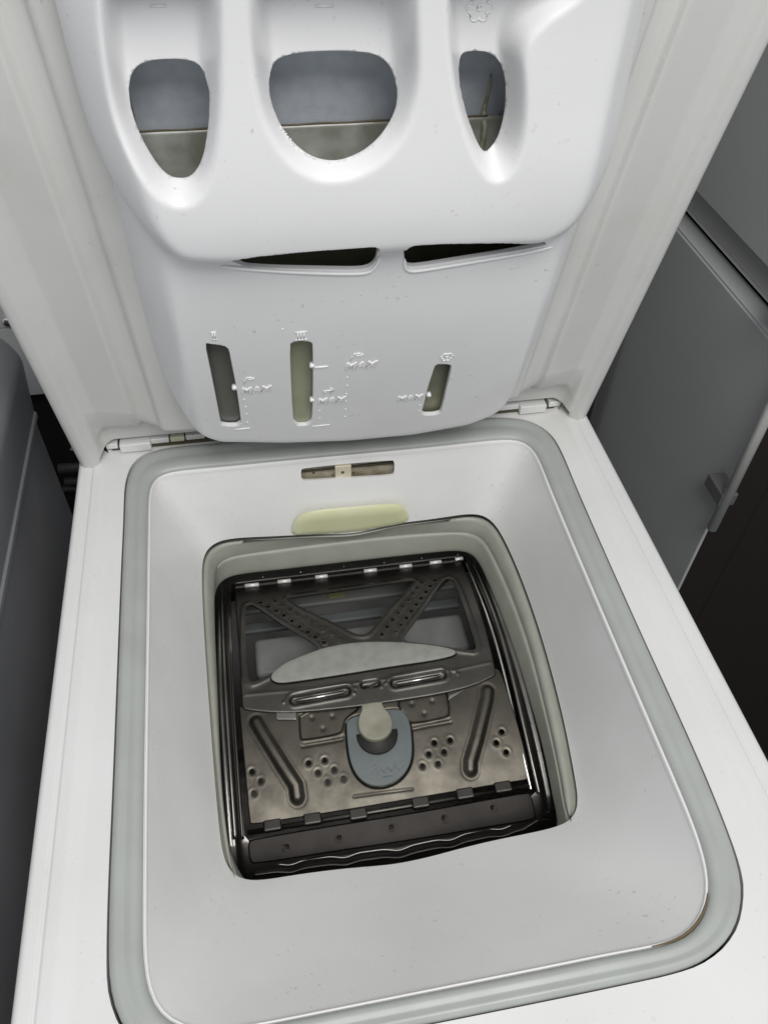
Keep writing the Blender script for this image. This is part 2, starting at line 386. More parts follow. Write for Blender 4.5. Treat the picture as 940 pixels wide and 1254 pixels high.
# --- seal ring
def ring(poly, cx, cy, ax, ay, n=240, sm=2):
    poly = resample(poly, .0015); a = np.arctan2((poly[:, 1]-cy)/ay, (poly[:, 0]-cx)/ax); k = np.argsort(a)
    a = a[k]; p = poly[k]; a = np.r_[a-2*math.pi, a, a+2*math.pi]; p = np.vstack([p, p, p]); t = np.linspace(-math.pi, math.pi, n, endpoint=False)
    q = np.stack([np.interp(t, a, p[:, 0]), np.interp(t, a, p[:, 1])], -1)
    for _ in range(sm): q = .25*np.roll(q, 1, 0)+.5*q+.25*np.roll(q, -1, 0)
    return q
RI = ring(INN, 0, -.21, .15, .185); RO = ring(OUT, 0, -.21, .166, .2)
prof = [(0.045, -.010), (.045, -.002), (.065, .0010), (.12, .0030), (.25, .0040), (.38, .0043), (.5, .0034), (.6, .0032), (.72, .0042), (.84, .0040), (.93, .0028), (.985, .0008), (.985, -.010)]
gr = [np.c_[RI+(RO-RI)*t, np.full(len(RI), z-.0014)] for t, z in prof]
fix(loft('lid_seal', gr, M_gas, wm))
fix(loft('seal_groove', [np.c_[RI+(RO-RI)*t, np.full(len(RI), z)] for t, z in ((-.05, -.0105), (-.05, -.0125), (1.05, -.0125), (1.05, -.0105))], M_grime, wm))

_g = RI[(RI[:, 0] > .095) & (RI[:, 1] < -.372)]; _g = _g[np.argsort(np.arctan2(_g[:, 1]+.21, _g[:, 0]))]
_n = len(_g); fix(tube('grime_line', np.c_[grow(RI, .0004)[[int(np.argmin(np.linalg.norm(RI-q, axis=1))) for q in _g]], np.full(_n, .0008)], .0006*(.35+.65*np.sin(np.linspace(0, math.pi, _n))), mat('rust_brown_grime', (.16, .11, .05), .7), wm))
# --- tub surround (funnel) and opening
OPZ = lambda y: -.070-(-.042-y)*.015/.27
def onop(a, b):
    return hit(a, b, (0, -.042, -.070), (0, -.015/.27, 1))
OP = [onop(a, b)[:2] for a, b in ((247, 700), (247, 685), (251, 673), (259, 665), (272, 660), (300, 658), (330, 657), (387, 654), (430, 654), (461, 647), (490, 640), (520, 637), (560, 631), (578, 628), (592, 629), (602, 636), (610, 647), (622, 670), (640, 712), (665, 785),
     (690, 880), (703, 950), (708.5, 980), (708, 995), (701, 1005), (687, 1012), (640, 1022), (600, 1030), (560, 1040), (520, 1051), (480, 1059), (440, 1062), (400, 1066), (350, 1073), (312, 1080), (290, 1078), (278, 1066), (272, 1048), (265, 980), (255, 850), (248.5, 750))]
OP = closed(OP, 2)
NR = 240
R0 = ring(INN, 0, -.21, .15, .185, NR); R1 = ring(OP, 0, -.185, .118, .145, NR, 5)
LEN = np.r_[0, np.cumsum(np.linalg.norm(np.diff(np.vstack([R0, R0[:1]]), axis=0), axis=1))]
def f_fun(s, t):      # s along the perimeter (m), t down the slope (0-.08)
    s = np.mod(s, LEN[-1]); q = np.interp(s, LEN, np.arange(NR+1)); i = np.floor(q).astype(int) % NR; j = (i+1) % NR; fr = (q-np.floor(q))[:, None]
    A = R0[i]*(1-fr)+R0[j]*fr; B = R1[i]*(1-fr)+R1[j]*fr
    tt = np.clip(t/.08, -.1, 1.1); zb = OPZ(B[:, 1])
    k = np.where(tt < .0, 0, tt); sh = .93*k+.07*k*k
    xy = A+(B-A)*sh[:, None]
    z = -.0006+(zb+.0006)*(k*.97+.03*np.sin(math.pi*k/2))
    return np.c_[xy, z]
# latch slot, traced on the back wall
fb = lambda pts: inv(f_fun, (0, 0), (LEN[-1], .08), pts, 420)
sl = fb([(371, 573.5), (425, 569.5), (480, 564.5), (483, 567), (483, 580), (479, 582.5), (425, 587), (373, 591), (369, 588), (368.5, 577)])
slot = closed(sl, 1)
seam = .03
def funnel():
    # seam runs at s=0 (left side)
    L_ = LEN[-1]-1e-5; xs_ = np.linspace(1e-5, L_, 260); ys_ = np.linspace(0, .08, 18)[1:-1]
    o = sheet('tub_surround', np.array([(x, 0) for x in xs_]+[(L_, y) for y in ys_]+[(x, .08) for x in xs_[::-1]]+[(1e-5, y) for y in ys_[::-1]]), [resample(slot, .0025)], f_fun, .0045, .0022, M_fun, wm, flip=FUN_FLIP, keep=True, skip=lambda a, b: (a[0] < 1e-3 and b[0] < 1e-3) or (a[0] > LEN[-1]-1e-3 and b[0] > LEN[-1]-1e-3))
    return o
# which side faces the inside?
_t = normals(f_fun, np.array([[.1, .04]]))[0]; _p = f_fun(np.array([.1]), np.array([.04]))[0]
FUN_FLIP = bool((np.array([0, -.2, -.0])-_p)@_t < 0)
fix(funnel())
# narrow upper lip of the surround
fix(loft('surround_lip', [np.c_[grow(R0, a), np.full(NR, z)] for a, z in ((.0004, -.004), (.0004, .0000), (.0001, .0003), (-.0003, .0003), (-.0007, -.0001), (-.0009, -.003))], M_fun, wm))
# latch plate inside the slot
sc = f_fun(sl[:, 0], sl[:, 1]); c3 = sc.mean(0)
X0, X1, Zt, Zb = sc[:, 0].min(), sc[:, 0].max(), sc[:, 2].max(), sc[:, 2].min(); Yb = c3[1]
lp = fix(box('latch_plate', (X0-.004, Yb+.0045, Zb-.004), (X1+.004, Yb+.007, Zt+.004), M_latch, wm, bev=.0004))
def onplate(a, b, y): return hit(a, b, (0, y, 0), (0, 1, 0))
ta, tb = onplate(410, 571, Yb+.001), onplate(430, 584, Yb+.001)
def sub(o, par):
    o.parent = par; o.matrix_parent_inverse = Matrix.Identity(4) if par.parent is None else Matrix.Identity(4); return o
M_tab = mat('cream_tab', (.62, .58, .44), .45)
sub(box('latch_tab', (ta[0], Yb+.0005, tb[2]), (tb[0], Yb+.0043, ta[2]-.0005), M_tab, None, bev=.0006), lp)
for a, b, r in ((384, 579, .0011), (419.5, 578.5, .0014), (407, 582, .0007), (433, 578.5, .0009)):
    q = onplate(a, b, Yb+(.0004 if a == 419.5 else .0043)); sub(tube('screw_hole', [q, q+np.array([0, .0012, 0])], r, M_brown, None, n=12), lp)
# yellowed moulding on the back wall
yb_ = inv(f_fun, (0, 0), (LEN[-1], .08), [(430, 640)], 420)[0]; yy = f_fun(np.array([yb_[0]]), np.array([yb_[1]]))[0][1]
def f_yel(x, z):
    P = np.stack([x, z], -1); d = sdist(P, YO)
    return np.c_[x, yy-.0008-.0040*rnd(np.maximum(d, 0), .009), z]
YO = closed([onplate(a, b, yy-.004)[[0, 2]] for a, b in ((359, 648), (363, 638), (372, 631), (388, 628), (440, 623), (485, 619.5), (494, 622), (499, 630), (502, 637), (498, 643), (470, 648), (430, 655), (380, 657), (358, 659))], 2)
o = sheet('overflow_moulding', YO, [], f_yel, .0022, .003, M_yel, wm, flip=(normals(f_yel, np.array([[YO[:, 0].mean(), YO[:, 1].mean()]]))[0][1] > 0)); fix(o)

# --- bellows
G_ = [onz(a, b, -.084)[:2] for a, b in ((262, 760), (262, 700), (265, 688), (273, 681), (285, 677), (340, 669), (400, 661), (480, 652), (545, 648), (573, 648), (588, 653), (598, 664), (625, 720), (650, 790), (672, 880), (687, 950), (694, 1000))]
G_ += [(.108, -.308), (.098, -.316), (0, -.318), (-.095, -.316), (-.106, -.310)]+[onz(a, b, -.084)[:2] for a, b in ((277, 1020), (270, 950), (266, 850))]
I_ = [onz(a, b, -.106)[:2] for a, b in ((262, 800), (262, 735), (264, 720), (271, 710), (285, 703), (340, 697), (400, 690), (480, 681), (545, 674), (566, 673), (580, 678), (591, 697), (612, 748), (635, 812), (655, 880), (668, 930), (678, 985))]
I_ += [(.104, -.296), (.094, -.303), (0, -.304), (-.092, -.303), (-.103, -.298)]+[onz(a, b, -.106)[:2] for a, b in ((276, 1030), (270, 950), (266, 880))]
G_ = ring(closed(G_, 2), 0, -.185, .114, .14, NR); I_ = ring(closed(I_, 2), 0, -.185, .11, .13, NR)
def zz(r, z): return np.c_[r, z if np.ndim(z) else np.full(len(r), z)]
zo = OPZ(R1[:, 1])
def mixr(A, B, t): return A+(B-A)*t
br = [zz(grow(R1, .003), zo-.006), zz(grow(R1, .0005), zo-.0042), zz(grow(R1, -.0006), zo-.0030), zz(mixr(R1, G_, .25), zo-.0028), zz(mixr(R1, G_, .55), (zo-.003)*.5-.0400), zz(mixr(R1, G_, .85), np.full(NR, -.0820)), zz(mixr(R1, G_, .97), np.full(NR, -.0850)), zz(G_, np.full(NR, -.0872)), zz(grow(G_, .0002), np.full(NR, -.0885)),
      zz(mixr(G_, I_, .05), np.full(NR, -.0872)), zz(mixr(G_, I_, .16), np.full(NR, -.0868)), zz(mixr(G_, I_, .4), np.full(NR, -.0905)), zz(mixr(G_, I_, .8), np.full(NR, -.0995)), zz(mixr(G_, I_, .95), np.full(NR, -.1035)), zz(I_, np.full(NR, -.1062)), zz(grow(I_, .001), np.full(NR, -.1085)), zz(grow(I_, .01), np.full(NR, -.1085))]
fix(loft('door_bellows', br, M_bel, wm))

# ------------------------------------------------------------------ drum
YC, ZC, RD = -.15, -.1000, .24
zs = lambda y: ZC-(y-YC)**2/(2*RD)
def dr(a, b, off=0.0):
    z = -.11
    for _ in range(30): q = onz(a, b, z); z = .4*z+.6*(zs(q[1])+off)
    return onz(a, b, z)
def dxy(pts, off=0.0): return np.array([dr(a, b, off)[:2] for a, b in pts])
def f_drum(x, y):
    e = np.maximum(np.abs(x)-.108, 0); e2 = np.maximum(-.262-y, 0); e3 = np.maximum(y+.040, 0)
    z = zs(y)-.0055-e**2*45-e2*.25-e2**2*12-e3*.3
    z = z-.0025*np.exp(-((np.abs(x)-.1100)/.0028)**2)
    rib = .0022*np.exp(-((y+.2915)/.006)**2)*(.5-.5*np.cos(np.clip(((x+.095) % .038)/.038*2*math.pi, 0, 2*math.pi)))**.4
    return np.c_[x, y, z+rib]
DO = rrect(-.150, -.345, .150, .03, .02); DH = rrect(-.1035, -.262, .1035, -.036, .004)
drum = fix(sheet('drum_shell', DO, [resample(DH, .005)], f_drum, .0022, .0012, M_st3, wm, lines=[np.array([(sg*q, v) for v in np.arange(-.30, -.02, .0024)]) for sg in (-1, 1) for q in (.1055, .107, .1082, .1092, .11, .1108, .1118, .113, .1145)]))
# inner cylinder of the drum; coloured bars added to imitate its reflections
V = []; Fc = []; nA = 64
for k, xx in enumerate((-.145, .145)):
    for i in range(nA+1):
        t = math.radians(118)+math.radians(304)*i/nA; V.append((xx, YC+.222*math.cos(t), -.343+.222*math.sin(t)))
for i in range(nA): Fc.append((i, i+1, nA+2+i, nA+1+i))
Fc.append(tuple(range(nA+1))[::-1]); Fc.append(tuple(range(nA+1, 2*nA+2)))
cyl = put('drum_inside', mesh(V, Fc), M_st3, None, smooth=False); sub(cyl, drum)
sub(box('reflection_bar', (-.088, -.13, -.150), (.088, -.094, -.138), mat('reflection_pale', (.22, .225, .22), .35, c2=(.15, .155, .15), cscale=25), None, bev=.004), drum)
sub(box('reflection_bar', (-.098, -.046, -.172), (.098, -.024, -.166), mat('reflection_grey', (.20, .205, .19), .5), None, bev=.002), drum)
sub(box('reflection_bar', (-.020, -.043, -.1655), (-.005, -.027, -.1640), mat('olive_patch', (.25, .25, .13), .5), None, bev=.0005), drum)
sub(box('reflection_bar', (-.098, -.066, -.174), (.098, -.056, -.168), mat('reflection_slate', (.12, .13, .13), .5), None, bev=.002), drum)

# holes of the rear flap
def conv(pts, x0, y0, s): return [(x0+a/s, y0+b/s) for a, b in pts]
L1 = conv([(465, 575), (520, 605), (578, 635), (632, 668), (690, 708), (745, 750), (805, 790), (860, 825), (920, 862), (570, 565), (625, 590), (680, 625), (735, 660), (795, 692), (850, 730), (908, 768)], 240, 640, 5.875)
L2 = conv([(88, 650), (147, 688), (205, 728), (38, 705), (100, 745)], 380, 660, 5.875)
R1h = conv([(800, 312), (765, 352), (733, 393), (698, 437), (660, 485), (625, 533), (587, 582), (550, 633), (512, 687), (893, 298), (860, 340), (830, 382), (795, 428), (760, 472), (724, 520), (688, 570), (652, 622), (613, 675)], 380, 660, 5.875)
RFH = dxy(L1+L2+R1h)
RFO = closed(dxy([(287, 716), (287, 719), (292, 790), (296, 862), (297, 868), (305, 870), (335, 873), (370, 872.5), (430, 866.5), (480, 859.5), (540, 850), (580, 840), (602, 829.5), (607, 826.5), (606.5, 820), (600, 790), (585, 738), (567, 692), (563, 683), (556, 683.5), (430, 698), (293, 715)]), 1)
W1 = closed(dxy([(301, 743), (307, 740), (318, 746), (340, 762), (365, 777), (385, 789), (390, 795), (382, 800), (355, 813), (315, 834), (307, 836), (303, 828), (300, 780)]), 1)
W2 = closed(dxy([(352, 733), (358, 732), (430, 722), (498, 712), (507, 711), (504, 716), (480, 740), (462, 762), (454, 772), (448, 777), (437, 777), (428, 773), (410, 763), (388, 753), (368, 744)]), 1)
W3 = closed(dxy([(545, 709.5), (552, 709), (557, 715), (570, 750), (581, 785), (583, 795), (577, 797), (540, 791), (505, 787), (496, 785), (494, 780), (500, 772), (512, 756), (523, 741), (538, 718)]), 1)
S1 = dxy([(361, 857), (423, 846)]); S2 = dxy([(484, 836), (540, 826)])
INS = closed(dxy([(331, 831), (334, 824), (350, 812), (372, 803), (400, 793), (435, 787.5), (467, 786.5), (500, 788), (530, 791), (552, 795), (559, 799), (556, 804), (530, 810), (480, 817), (420, 827), (380, 833), (345, 838), (335, 836)]), 2)
RIDGE = dxy([(300, 851), (330, 848), (380, 844), (440, 836), (500, 829), (560, 820), (600, 811)])
def capsule_d(P, a, b): e = b-a; t = np.clip(((P-a)@e)/(e@e), 0, 1); return np.linalg.norm(P-a-t[:, None]*e, axis=1)
CT = dxy([(453.5, 839)])[0]
HY = dr(425, 698)[1]
DIM = [tuple(q) for q in dxy([(347, 860), (435, 843), (472, 837), (556, 822), (560, 825), (467, 841), (434, 849)])]
def _f_rear(x, y):
    P = np.stack([x, y], -1); z = zs(y)+0.0
    for W in (W1, W2, W3):
        d = dist(P, W); z = z+.0010*np.exp(-((d-.0024)/.0018)**2)
    for c in RFH:
        d = np.linalg.norm(P-c, axis=1); z = z+.0004*np.exp(-((d-.0023)/.0009)**2)
    for a, b in (S1, S2):
        d = capsule_d(P, a, b); z = z-.0028*(1-ss((d-.0024)/.0018))+.0006*np.exp(-((d-.0055)/.0012)**2)
    d = dist(P, RIDGE, False); z = z+.0005*np.exp(-(d/.0012)**2)
    d = capsule_d(P, CT-np.array([.0045, -.0012]), CT+np.array([.0045, .0012])); z = z-.003*(1-ss((d-.0015)/.0022))
    for a, b in DIM: d = np.linalg.norm(P-np.array((a, b)), axis=1); z = z+.0007*np.exp(-(d/.0011)**2)
    d = sdist(P, INS); z = z-.0006*ss((d+.0006)/.0012)
    hn = y-(-.045); z = z+.002*np.exp(-((y-HY-.0035*0+.006)/.0022)**2)
    return z
gf_rear = gridfn(_f_rear, (-.112, -.275), (.112, -.025), .0004, .00035)
f_rear = lambda x, y: np.c_[x, y, gf_rear(x, y)]
rear = (sheet('rear_flap', RFO, [resample(W1, .003), resample(W2, .003), resample(W3, .003)]+[circle(c, .00155, 10) for c in RFH], f_rear, .0010, .0011, M_st3, wm, roll=.0014, label='dark steel rear drum flap with crossed perforated straps'))
rear.data.materials[0] = M_ste
rear.parent = drum
drum_parent = drum
def dsub(o): o.parent = drum; o.matrix_parent_inverse = Matrix.Identity(4); return o
def f_ins(x, y):
    d = sdist(np.stack([x, y], -1), INS); return np.c_[x, y, zs(y)+.0012+.0010*rnd(np.maximum(d, 0), .006)]
INSs = []
dsub(sheet('frosted_insert', INS, [], f_ins, .003, .0014, M_ins, None, roll=.0006))
for S in (S1, S2):
    a = np.r_[S[0], zs(S[0][1])]; b = np.r_[S[1], zs(S[1][1])]; dv = (b-a)/np.linalg.norm(b-a)
    dsub(tube('slot_rim', [a+dv*.001+np.array([0, -.0004, -.0012]), b-dv*.001+np.array([0, -.0004, -.0012])], .0008, M_pin, None))
    dsub(tube('slot_gap', [a+dv*.001+np.array([0, .0013, -.0022]), b-dv*.001+np.array([0, .0013, -.0022])], .0007, M_blk, None))
for k in (-1, 1):
    a = np.r_[CT, zs(CT[1])-.0018]
    dsub(tube('catch_bar', [a+np.array([-.0052, k*.0013-.0006, 0]), a+np.array([.0052, k*.0013+.0006, 0])], .0006, M_ste, None))

# black sheets added behind the two perforated straps so the holes look shaded
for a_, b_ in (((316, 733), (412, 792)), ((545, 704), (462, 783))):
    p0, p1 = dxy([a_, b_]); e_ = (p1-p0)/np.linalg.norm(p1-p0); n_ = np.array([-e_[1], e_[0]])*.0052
    dsub(sheet('strap_shade', np.array([p0+n_, p1+n_, p1-n_, p0-n_]), [], lambda x, y: np.c_[x, y, zs(y)-.0030], .003, .0006, M_blk, None))
# front flap
FH = conv([(294, 465), (334, 508), (302, 565), (555, 425), (629, 412), (598, 468), (673, 455), (642, 512), (716, 497)], 230, 820, 3.76)+conv([(317, 296), (250, 307), (292, 346), (226, 355), (266, 397), (200, 407), (538, 260), (515, 307), (557, 347)], 460, 820, 3.4815)
FFH = dxy(FH)
FFO = closed(dxy([(292, 862), (293, 872), (300, 950), (305, 1006), (307, 1009), (330, 1006), (420, 992), (520, 975), (620, 958), (648, 954), (650, 950), (640, 905), (620, 840), (612, 818), (604, 816), (540, 838), (480, 847), (400, 858), (330, 862)]), 1)
RB1 = dxy([(314, 884), (322, 898), (345, 935), (362, 961), (364, 975)]); RB2 = dxy([(597, 846), (596, 856), (584, 905), (576, 932), (576, 941)])
TABL = closed(dxy([(366, 866), (367, 902), (371, 905), (412, 898), (419, 894), (421, 886), (424, 877), (440, 866), (440, 858)]), 1)
TABR = closed(dxy([(488, 850), (488, 866), (497, 873), (501, 882), (508, 884), (546, 877), (551, 872), (547, 846), (546, 840)]), 1)
UC = closed(dxy([(423, 886), (423, 882), (428, 878), (438, 874), (462, 870), (478, 866), (491, 867), (497, 872), (502, 881), (504.5, 895), (506, 918), (504, 934), (496, 949), (482, 960), (466, 964.5), (450, 962), (437, 952), (428, 935), (424, 910)]), 2)
BC = dxy([(459.5, 893)])[0]
LN1 = dxy([(370, 913), (400, 908), (420, 904)]); LN2 = dxy([(505, 892), (530, 887), (552, 883)]); LN3 = dxy([(372, 909), (400, 904), (420, 900)]); LN4 = dxy([(505, 888), (530, 883), (550, 879)])
SB = dxy([(433, 974), (470, 969), (505, 965)])
TD = [q for q in dxy(conv([(570, 212), (665, 205), (622, 262)], 230, 820, 3.76)+conv([(155, 137), (242, 125), (208, 178)], 460, 820, 3.4815))]
def _f_front(x, y):
    P = np.stack([x, y], -1); z = zs(y)-.0016
    for c in FFH:
        d = np.linalg.norm(P-c, axis=1); z = z-.0004*np.exp(-(d/.0024)**2)+.0002*np.exp(-((d-.0034)/.0009)**2)
    for r in (RB1, RB2):
        d = dist(P, r, False); z = z+.0026*(1-ss((d-.0012)/.0042))-.0004*np.exp(-((d-.0060)/.0012)**2)
    for T in (TABL, TABR):
        d = sdist(P, T); z = z-.0018*ss((d+.0006)/.0014)
    for q in TD: z = z-.0007*np.exp(-((np.linalg.norm(P-q, axis=1))/.0017)**2)
    d = sdist(P, UC); z = z-.0016*ss((d+.0008)/.0016)
    for l in (LN1, LN2, LN3, LN4, SB): d = dist(P, l, False); z = z-.0007*np.exp(-(d/.0008)**2)
    return z
gf_front = gridfn(_f_front, (-.112, -.275), (.112, -.025), .0004, .00035)
f_front = lambda x, y: np.c_[x, y, gf_front(x, y)]
front = dsub(sheet('front_flap', FFO, [circle(c, .0020, 12) for c in FFH], f_front, .0010, .0011, M_st2, None, roll=.0010, label='lighter steel front drum flap with the round push button'))
# tongue latches peeping under the rear flap
for a, b, c, d in ((338, 872, 363, 881), (549, 851, 571, 843)):
    q = dxy([(a, b), (c, b if a < 400 else d), (c, d), (a, d if a < 400 else 857)])
    dsub(sheet('latch_tongue', q, [], lambda x, y: np.c_[x, y, zs(y)-.0003], .003, .0012, M_st3, None, roll=.0006))
# teal catch with the button
def f_teal(x, y):
    P = np.stack([x, y], -1); d = np.linalg.norm(P-BC-np.array([.0015, -.009]), axis=1)
    z = zs(y)-.0008
    for l in SCR: dd = dist(P, l, False); z = z-.00014*np.exp(-(dd/.0004)**2)
    return np.c_[x, y, z]
SCR = [dxy(p) for p in ([(452, 939), (457, 934), (462, 938), (456, 943), (452, 948)], [(462, 945), (466, 938), (470, 945), (475, 936), (479, 943)], [(480, 943), (486, 929), (487, 940), (493, 937)], [(470, 950), (480, 948), (489, 941)])]
def f_teal2(x, y): return f_teal(x, y)
dsub(sheet('catch_plate', grow(UC, -.0006), [], f_teal2, .0011, .0012, M_teal, None, roll=.0009, label='teal plastic catch plate around the push button'))
wc = dr(461.5, 898)
dsub(tube('button_shade_disc', [wc+np.array([0, 0, -.0030]), wc+np.array([0, 0, -.0004])], .0150, M_blk, None, n=32))  # black disc stands in for the shadow around the button
def button():
    q = dr(459.5, 886, .0045)
    o_ = closed([(q[0]+a*.001, q[1]+b*.001) for a, b in ((-7.6, 17.5), (-7.4, 14.5), (-8.6, 11.5), (-11.2, 7), (-12.6, 1), (-11.6, -5), (-8, -10), (-2.5, -12.4), (3, -12.2), (8, -9.6), (11.6, -5), (12.6, 1), (11.2, 7), (8.8, 11.2), (7.6, 14.5), (7.8, 17.5))], 2)
    def f_b(x, y):
        d = np.sqrt((x-q[0])**2+(y-q[1])**2); return np.c_[x, y, q[2]-.0014*np.exp(-(d/.0045)**2)-.0002*(d/.01)]
    dsub(sheet('push_button', o_, [], f_b, .0010, .0030, M_but, None, roll=.0012, label='pale round push button with a short neck'))
button()
# front hinge: rod, knuckles, flange strip with rivets
A = dr(303, 1020, -.003); B = dr(650, 962, -.003)
dsub(tube('hinge_rod', [A, B], .0019, M_ste, None, n=10))
A2 = dr(300, 1007, .0); B2 = dr(650, 951, .0)
for a, b in ((343-20, 1010), (382-10, 1002), (438.5-10.5, 996), (515-10.7, 982), (568-9.5, 971), (614.5-9.5, 963)):
    q = dr(a+10.5, b+1, -.001); 
    dsub(box('hinge_knuckle', (q[0]-.0062, q[1]-.0042, q[2]-.0025), (q[0]+.0062, q[1]+.0038, q[2]+.0022), M_ste, None, bev=.0014))
FLP = dxy([(303, 1032), (312, 1028), (400, 1013), (520, 994), (600, 979), (645, 971), (650, 974), (656, 1000), (652, 1006), (600, 1014), (520, 1028), (400, 1046), (312, 1060), (306, 1056)], -.006)
RIV = dxy([(351, 1038), (415, 1027), (479, 1014), (543, 1003), (603, 990)], -.006)
def f_fl(x, y):
    P = np.stack([x, y], -1); z = zs(y)-.0045
    for q in RIV: d = np.linalg.norm(P-q, axis=1); z = z-.0005*np.exp(-(d/.0011)**2)+.00015*np.exp(-((d-.0020)/.0006)**2)
    return np.c_[x, y, z]
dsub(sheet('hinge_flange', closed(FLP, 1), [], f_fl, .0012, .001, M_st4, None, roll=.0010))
# ribbed front lip of the drum
lipx = np.linspace(-.100, .112, 160); base = [dr(a, b, -.012) for a, b in ((300, 1073), (500, 1046), (640, 1016), (660, 1003))]
by = np.interp(lipx, [q[0] for q in base], [q[1] for q in base]); bz = np.interp(lipx, [q[0] for q in base], [q[2] for q in base])
wv = .0011*(.5+.5*np.cos(lipx/.0375*2*math.pi))**3
dsub(tube('drum_lip', np.c_[lipx, by-wv*1.2, bz-wv*.6], .0010, M_ste, None))
dsub(tube('drum_lip', np.c_[lipx, by+.0048-wv*1.6, bz+.002-wv*.6], .0012, M_st3, None))
# side rails
for pts, m_, r in (([(281, 722), (284, 830), (290, 930), (297, 1028)], M_ste, .0011), ([(271, 722), (275, 830), (281, 930), (288, 1028)], M_st3, .0015),
                   ([(571, 690), (600, 762), (619, 832), (640, 925), (650, 968)], M_pin, .0011), ([(580, 690), (609, 762), (628, 832), (649, 925), (660, 972)], M_st3, .0016)):
    P = np.array([dr(a, b, -.002) for a, b in pts]); dsub(tube('side_rail', opened(P, 2), r, m_, None))
# rear hinge: rod with bright knuckles and rivet heads
A = dr(287, 718, -.001); B = dr(566, 683.5, -.001)
dsub(tube('hinge_rod', [A, B], .0011, M_ste, None))
for a, b, c in ((300, 317, 716.6), (340, 356, 711.8), (386, 401, 706), (445.5, 461, 698.6), (489, 504, 693.2), (526, 540, 688.6), (557, 566, 684.5)):
    p0 = dr(a, c+.8, .0015); p1 = dr(b, c-.9, .0015); dsub(tube('hinge_knuckle', [p0, p1], .0017, M_knu, None, n=10))
for a, b in ((421, 694), (368, 701), (470, 689.5), (516, 684), (322, 707), (560, 679.5)):
    p = dr(a, b, -.004); dsub(tube('rivet', [p, p+np.array([0, 0, .001])], [.001, .0006], M_pin, None, n=8))

# ------------------------------------------------------------------ lid
def _lidw(u, v):
    e = np.minimum(.2-np.abs(u), np.where(v < .1, v+.012, 1.0)); e = np.minimum(e, .46-v)
    xs = [0, .003, .006, .012, .017, .027, .040, .0525, .0555, .061, .0665, .069, .12, .3]
    ws = [.010, .0165, .0185, .0185, .0145, .0128, .0150, .0176, .0112, .0102, .0112, .0160, .0172, .0170]
    wside = np.interp(.2-np.abs(u), xs, ws)
    # bottom: centre panel ends in a rounded lip above the hinge
    cen = 1.0
    corner = np.sqrt(np.maximum(np.abs(u)-.118, 0)**2+np.maximum(.066-v, 0)**2); cen = rnd(np.maximum(.034-corner, 0), .012)*(np.abs(u) < .1455)
    wb = np.where(np.abs(u) < .1455, .0060+(wside+.003-.0060)*cen, np.where(v < .066, wside*ss((v-.02)/.05)+(1-ss((v-.02)/.05))*np.where(np.abs(u) > .18, wside, .006), wside))
    flat = ss((v-.026)/.020)+ss((np.abs(u)-.172)/.010); wb = -.001+(wb+.001)*np.clip(flat, 0, 1)
    return wb
f_lidw = gridfn(_lidw, (-.205, -.02), (.205, .47), .0005, .0009)
def f_lid(u, v): return lidP(u, v, f_lidw(u, v))
LO_ = np.vstack([rrect(-.2, -.012, .2, .46, .004)])
# bottom corners reach down beside the machine top, the middle stops at the hinge
LO_ = np.array([(.196, .46), (-.196, .46), (-.2, .456), (-.2, -.010), (-.198, -.013), (-.188, -.013), (-.183, -.008), (-.1815, .011), (.1815, .011), (.183, -.008), (.188, -.013), (.198, -.013), (.2, -.010), (.2, .456)])
lid = fix(sheet('lid', LO_, [], f_lid, .0021, .022, M_lid, wm, roll=.003, lines=[np.array([(sg*q, v) for v in np.arange(.07, .455, .0022)]) for sg in (-1, 1) for q in (.1485, .147, .1458, .1446, .143, .141, .139, .1372, .1358, .1342, .1325, .1305)], label='open lid, its inner side with the dispenser moulding'))
def lsub(o): o.parent = lid; o.matrix_parent_inverse = Matrix.Identity(4); return o
def lbox(name, u0, u1, v0, v1, w0, w1, m_, bev=.001, **kw):
    M = Matrix(((1, LD[0], LN[0], 0), (0, LD[1], LN[1], 0), (0, LD[2], LN[2], 0), (0, 0, 0, 1)))
    return lsub(box(name, (u0, v0, w0), (u1, v1, w1), m_, None, bev=bev, M=M, **kw))

# dispenser outlines in lid coordinates
UP = closed([(-.112, .44), (-.119, .36), (-.120, .31), (-.119, .285), (-.114, .262), (-.101, .245), (-.080, .237), (-.04, .2355), (.013, .237), (.06, .236), (.098, .235), (.113, .241), (.123, .256), (.126, .275), (.124, .30), (.120, .34), (.114, .44)], 2)
LOW = closed([(-.099, .27), (-.100, .235), (-.104, .17), (-.106, .13), (-.105, .094), (-.101, .070), (-.090, .056), (-.046, .0435), (.002, .038), (.045, .0375), (.085, .0435), (.104, .057), (.114, .078), (.118, .12), (.119, .17), (.119, .21), (.119, .27)], 2)
def _sp(v, xs, ys):
    g = np.linspace(xs[0], xs[-1], 400); y = np.interp(g, xs, ys); k = np.exp(-.5*(np.arange(-30, 31)/11)**2); k /= k.sum()
    y = np.convolve(np.pad(y, 30, 'edge'), k, 'valid'); return np.interp(v, g, y)
